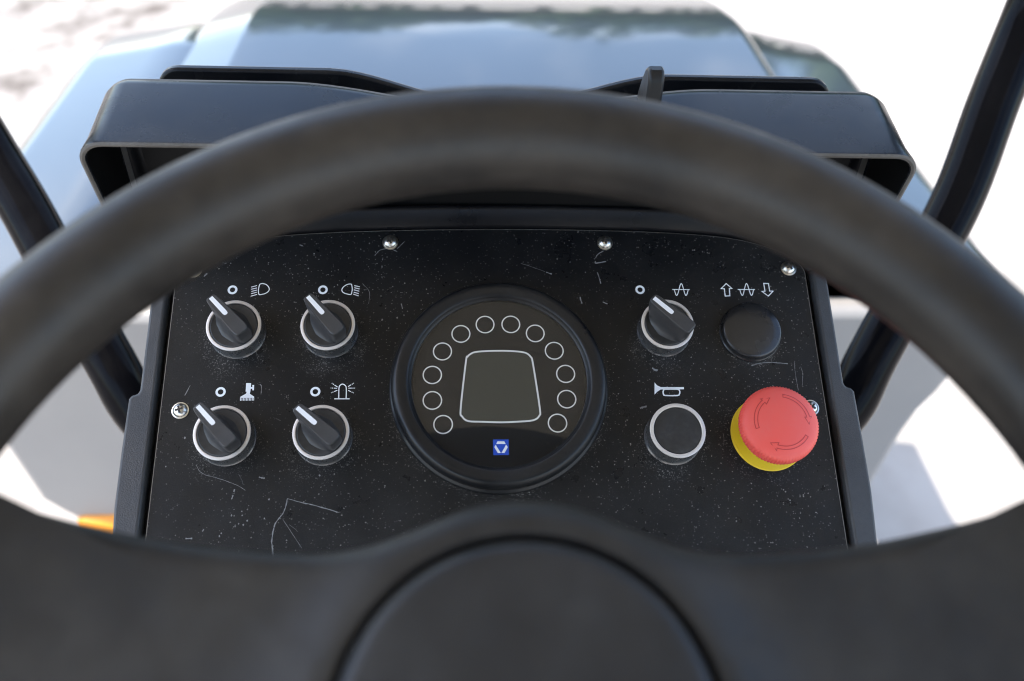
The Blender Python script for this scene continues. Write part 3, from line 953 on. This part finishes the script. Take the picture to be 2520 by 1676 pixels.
for x, y in ringpos:
    v_, f_ = ribbon_geo(mm(circ(0, 0, 4.95, 40)), 0.00070, 0.0, True)
    build("indicator_ring", v_, f_, M['ring_print'], ga, 0, (x * .001, (y + 27.0) * .001, 0.00705))
SCR = [(-15.6, -10.5), (-12.7, -9.3), (-6.1, -8.8), (1.0, -8.7), (8.1, -9.0), (14.7, -10.0), (17.6, -12.5), (18.7, -16.5), (21.5, -41.6), (21.1, -46.2), (17.6, -48.7), (8.6, -49.4), (0.1, -49.6), (-9.2, -49.2), (-17.2, -48.7), (-20.4, -46.1), (-21.2, -41.9), (-18.2, -15.3), (-17.3, -12.2)]
SCR = [(x, y + 27.0) for x, y in SCR]
S2 = smooth_pts(SCR, 4, True)
printed("screen_outline", [('line', S2, 0.95, True)], M['ring_print'], 0.0071, ga)
printed("screen", [('fill', S2)], M['screen'], 0.0069, ga)
em = lambda p: [(x, y + 27.0) for x, y in p]
printed("emblem_plate", [('fill', em([(-4.1, -59.0), (4.2, -59.1), (4.2, -67.5), (-4.1, -67.5)]))], M['emblem_blue'], 0.0069, ga)
for p in ([(-1.7, -60.0), (1.9, -60.1), (2.6, -61.6), (-2.5, -61.5)], [(-2.75, -61.9), (-0.1, -66.4), (-1.7, -66.5), (-3.5, -63.2)], [(2.8, -61.9), (3.7, -63.3), (1.9, -66.5), (0.2, -66.4)]):
    printed("emblem_bar", [('fill', em(p))], M['emblem_white'], 0.0071, ga)

# ------------------------------------------------------------------ steering wheel
OW = Vector((-0.0037, 0.1036, CAM_Z - 0.2341))
wheel = tag(empty("steering_wheel", OW, (R_(26.0), 0, 0)), "dark dusty steering wheel with broad spokes and round hub cap", "steering wheel")
RM, RT = 0.1853, 0.0168
verts = []
for i in range(160):
    a = 2 * PI * i / 160
    for k in range(32):
        q = 2 * PI * k / 32
        rr = RM + RT * math.cos(q)
        verts.append((rr * math.cos(a), rr * math.sin(a), RT * math.sin(q)))
build("rim", verts, grid_faces(160, 32, True, True), M['rim'], wheel, 80.0)

top = [(180, 80), (165, 71.0), (146.4, 63.8), (124.8, 58.4), (98.4, 53.6), (66.7, 51.0), (48.4, 52.2), (34.0, 56.6), (16.0, 63.6), (0, 65.6)]
top = top + [(-x, y) for x, y in top[:-1][::-1]]
low = [(-180, 80), (-184, 50), (-186, 0), (-178, -40), (-150, -48), (-110, -50), (-75, -62), (-52, -95), (-42, -130), (-44, -160), (-60, -176), (-30, -184), (0, -186)]
low = low + [(-x, y) for x, y in low[:-1][::-1]]
outl = smooth_pts(top, 8) + smooth_pts(low, 8)[1:-1]
O2 = [Vector(p) for p in outl]
NO = len(O2)
nrm = []
for i in range(NO):
    t_ = (O2[(i + 1) % NO] - O2[(i - 1) % NO])
    t_ = t_.normalized() if t_.length > 1e-6 else Vector((1, 0))
    nrm.append(Vector((-t_.y, t_.x)))          # inward or outward, fixed below
if nrm[NO // 8].dot(O2[NO // 8]) < 0 and O2[NO // 8].y < 0:
    nrm = [-n_ for n_ in nrm]
cen = Vector((0, 65.6))
k0 = min(range(NO), key=lambda i: (O2[i] - cen).length)
if nrm[k0].y < 0:
    nrm = [-n_ for n_ in nrm]
def plate_h(p):
    d = p.length
    rise = 7.0 * math.exp(-((max(d - 55.0, 0.0)) / 14.0) ** 2)
    return -9.0 + rise + 5.0 * min(max((d - 110.0) / 60.0, 0.0), 1.0) ** 2
verts, rws = [], 0
ER = 7.0
for a in (-90, 0, 15, 30, 45, 60, 75, 90):
    for p, nn in zip(O2, nrm):
        ins = ER * (1 - math.cos(R_(a))) if a >= 0 else 0.0
        q = p - nn * ins
        z = plate_h(q) - ER * (1 - math.sin(R_(max(a, 0))))
        if a < 0:
            z = plate_h(q) - 20.0
        verts.append((q.x * .001, q.y * .001, z * .001))
    rws += 1
for u in (0.06, 0.14, 0.25, 0.38, 0.52, 0.66, 0.78, 0.88, 0.95, 1.0):
    for p, nn in zip(O2, nrm):
        q = p - nn * ER
        tq = q.normalized() * 55.5
        q = q.lerp(tq, u)
        verts.append((q.x * .001, q.y * .001, plate_h(q) * .001))
    rws += 1
for rr, z in ((54.6, -2.3), (54.0, -3.4), (53.9, -9.0)):
    for p, nn in zip(O2, nrm):
        q = p.normalized() * rr
        verts.append((q.x * .001, q.y * .001, z * .001))
    rws += 1
build("spoke_plate", verts, grid_faces(rws, NO, closed_c=True), M['spoke'], wheel, 60.0).rotation_euler.z = R_(-1.3)
lathe("hub_cap", [(0.0521, -0.014), (0.0521, -0.003), (0.0517, 0.0002), (0.0505, 0.0022), (0.0488, 0.0032), (0.0465, 0.0036), (0.0400, 0.0040), (0.0200, 0.0048), (0.0, 0.0050)], 96, M['cap'], wheel, smooth=60)
lathe("column", [(0.0, -0.34), (0.032, -0.34), (0.032, -0.06), (0.045, -0.03), (0.052, -0.012), (0.0, -0.012)], 40, M['housing'], wheel)
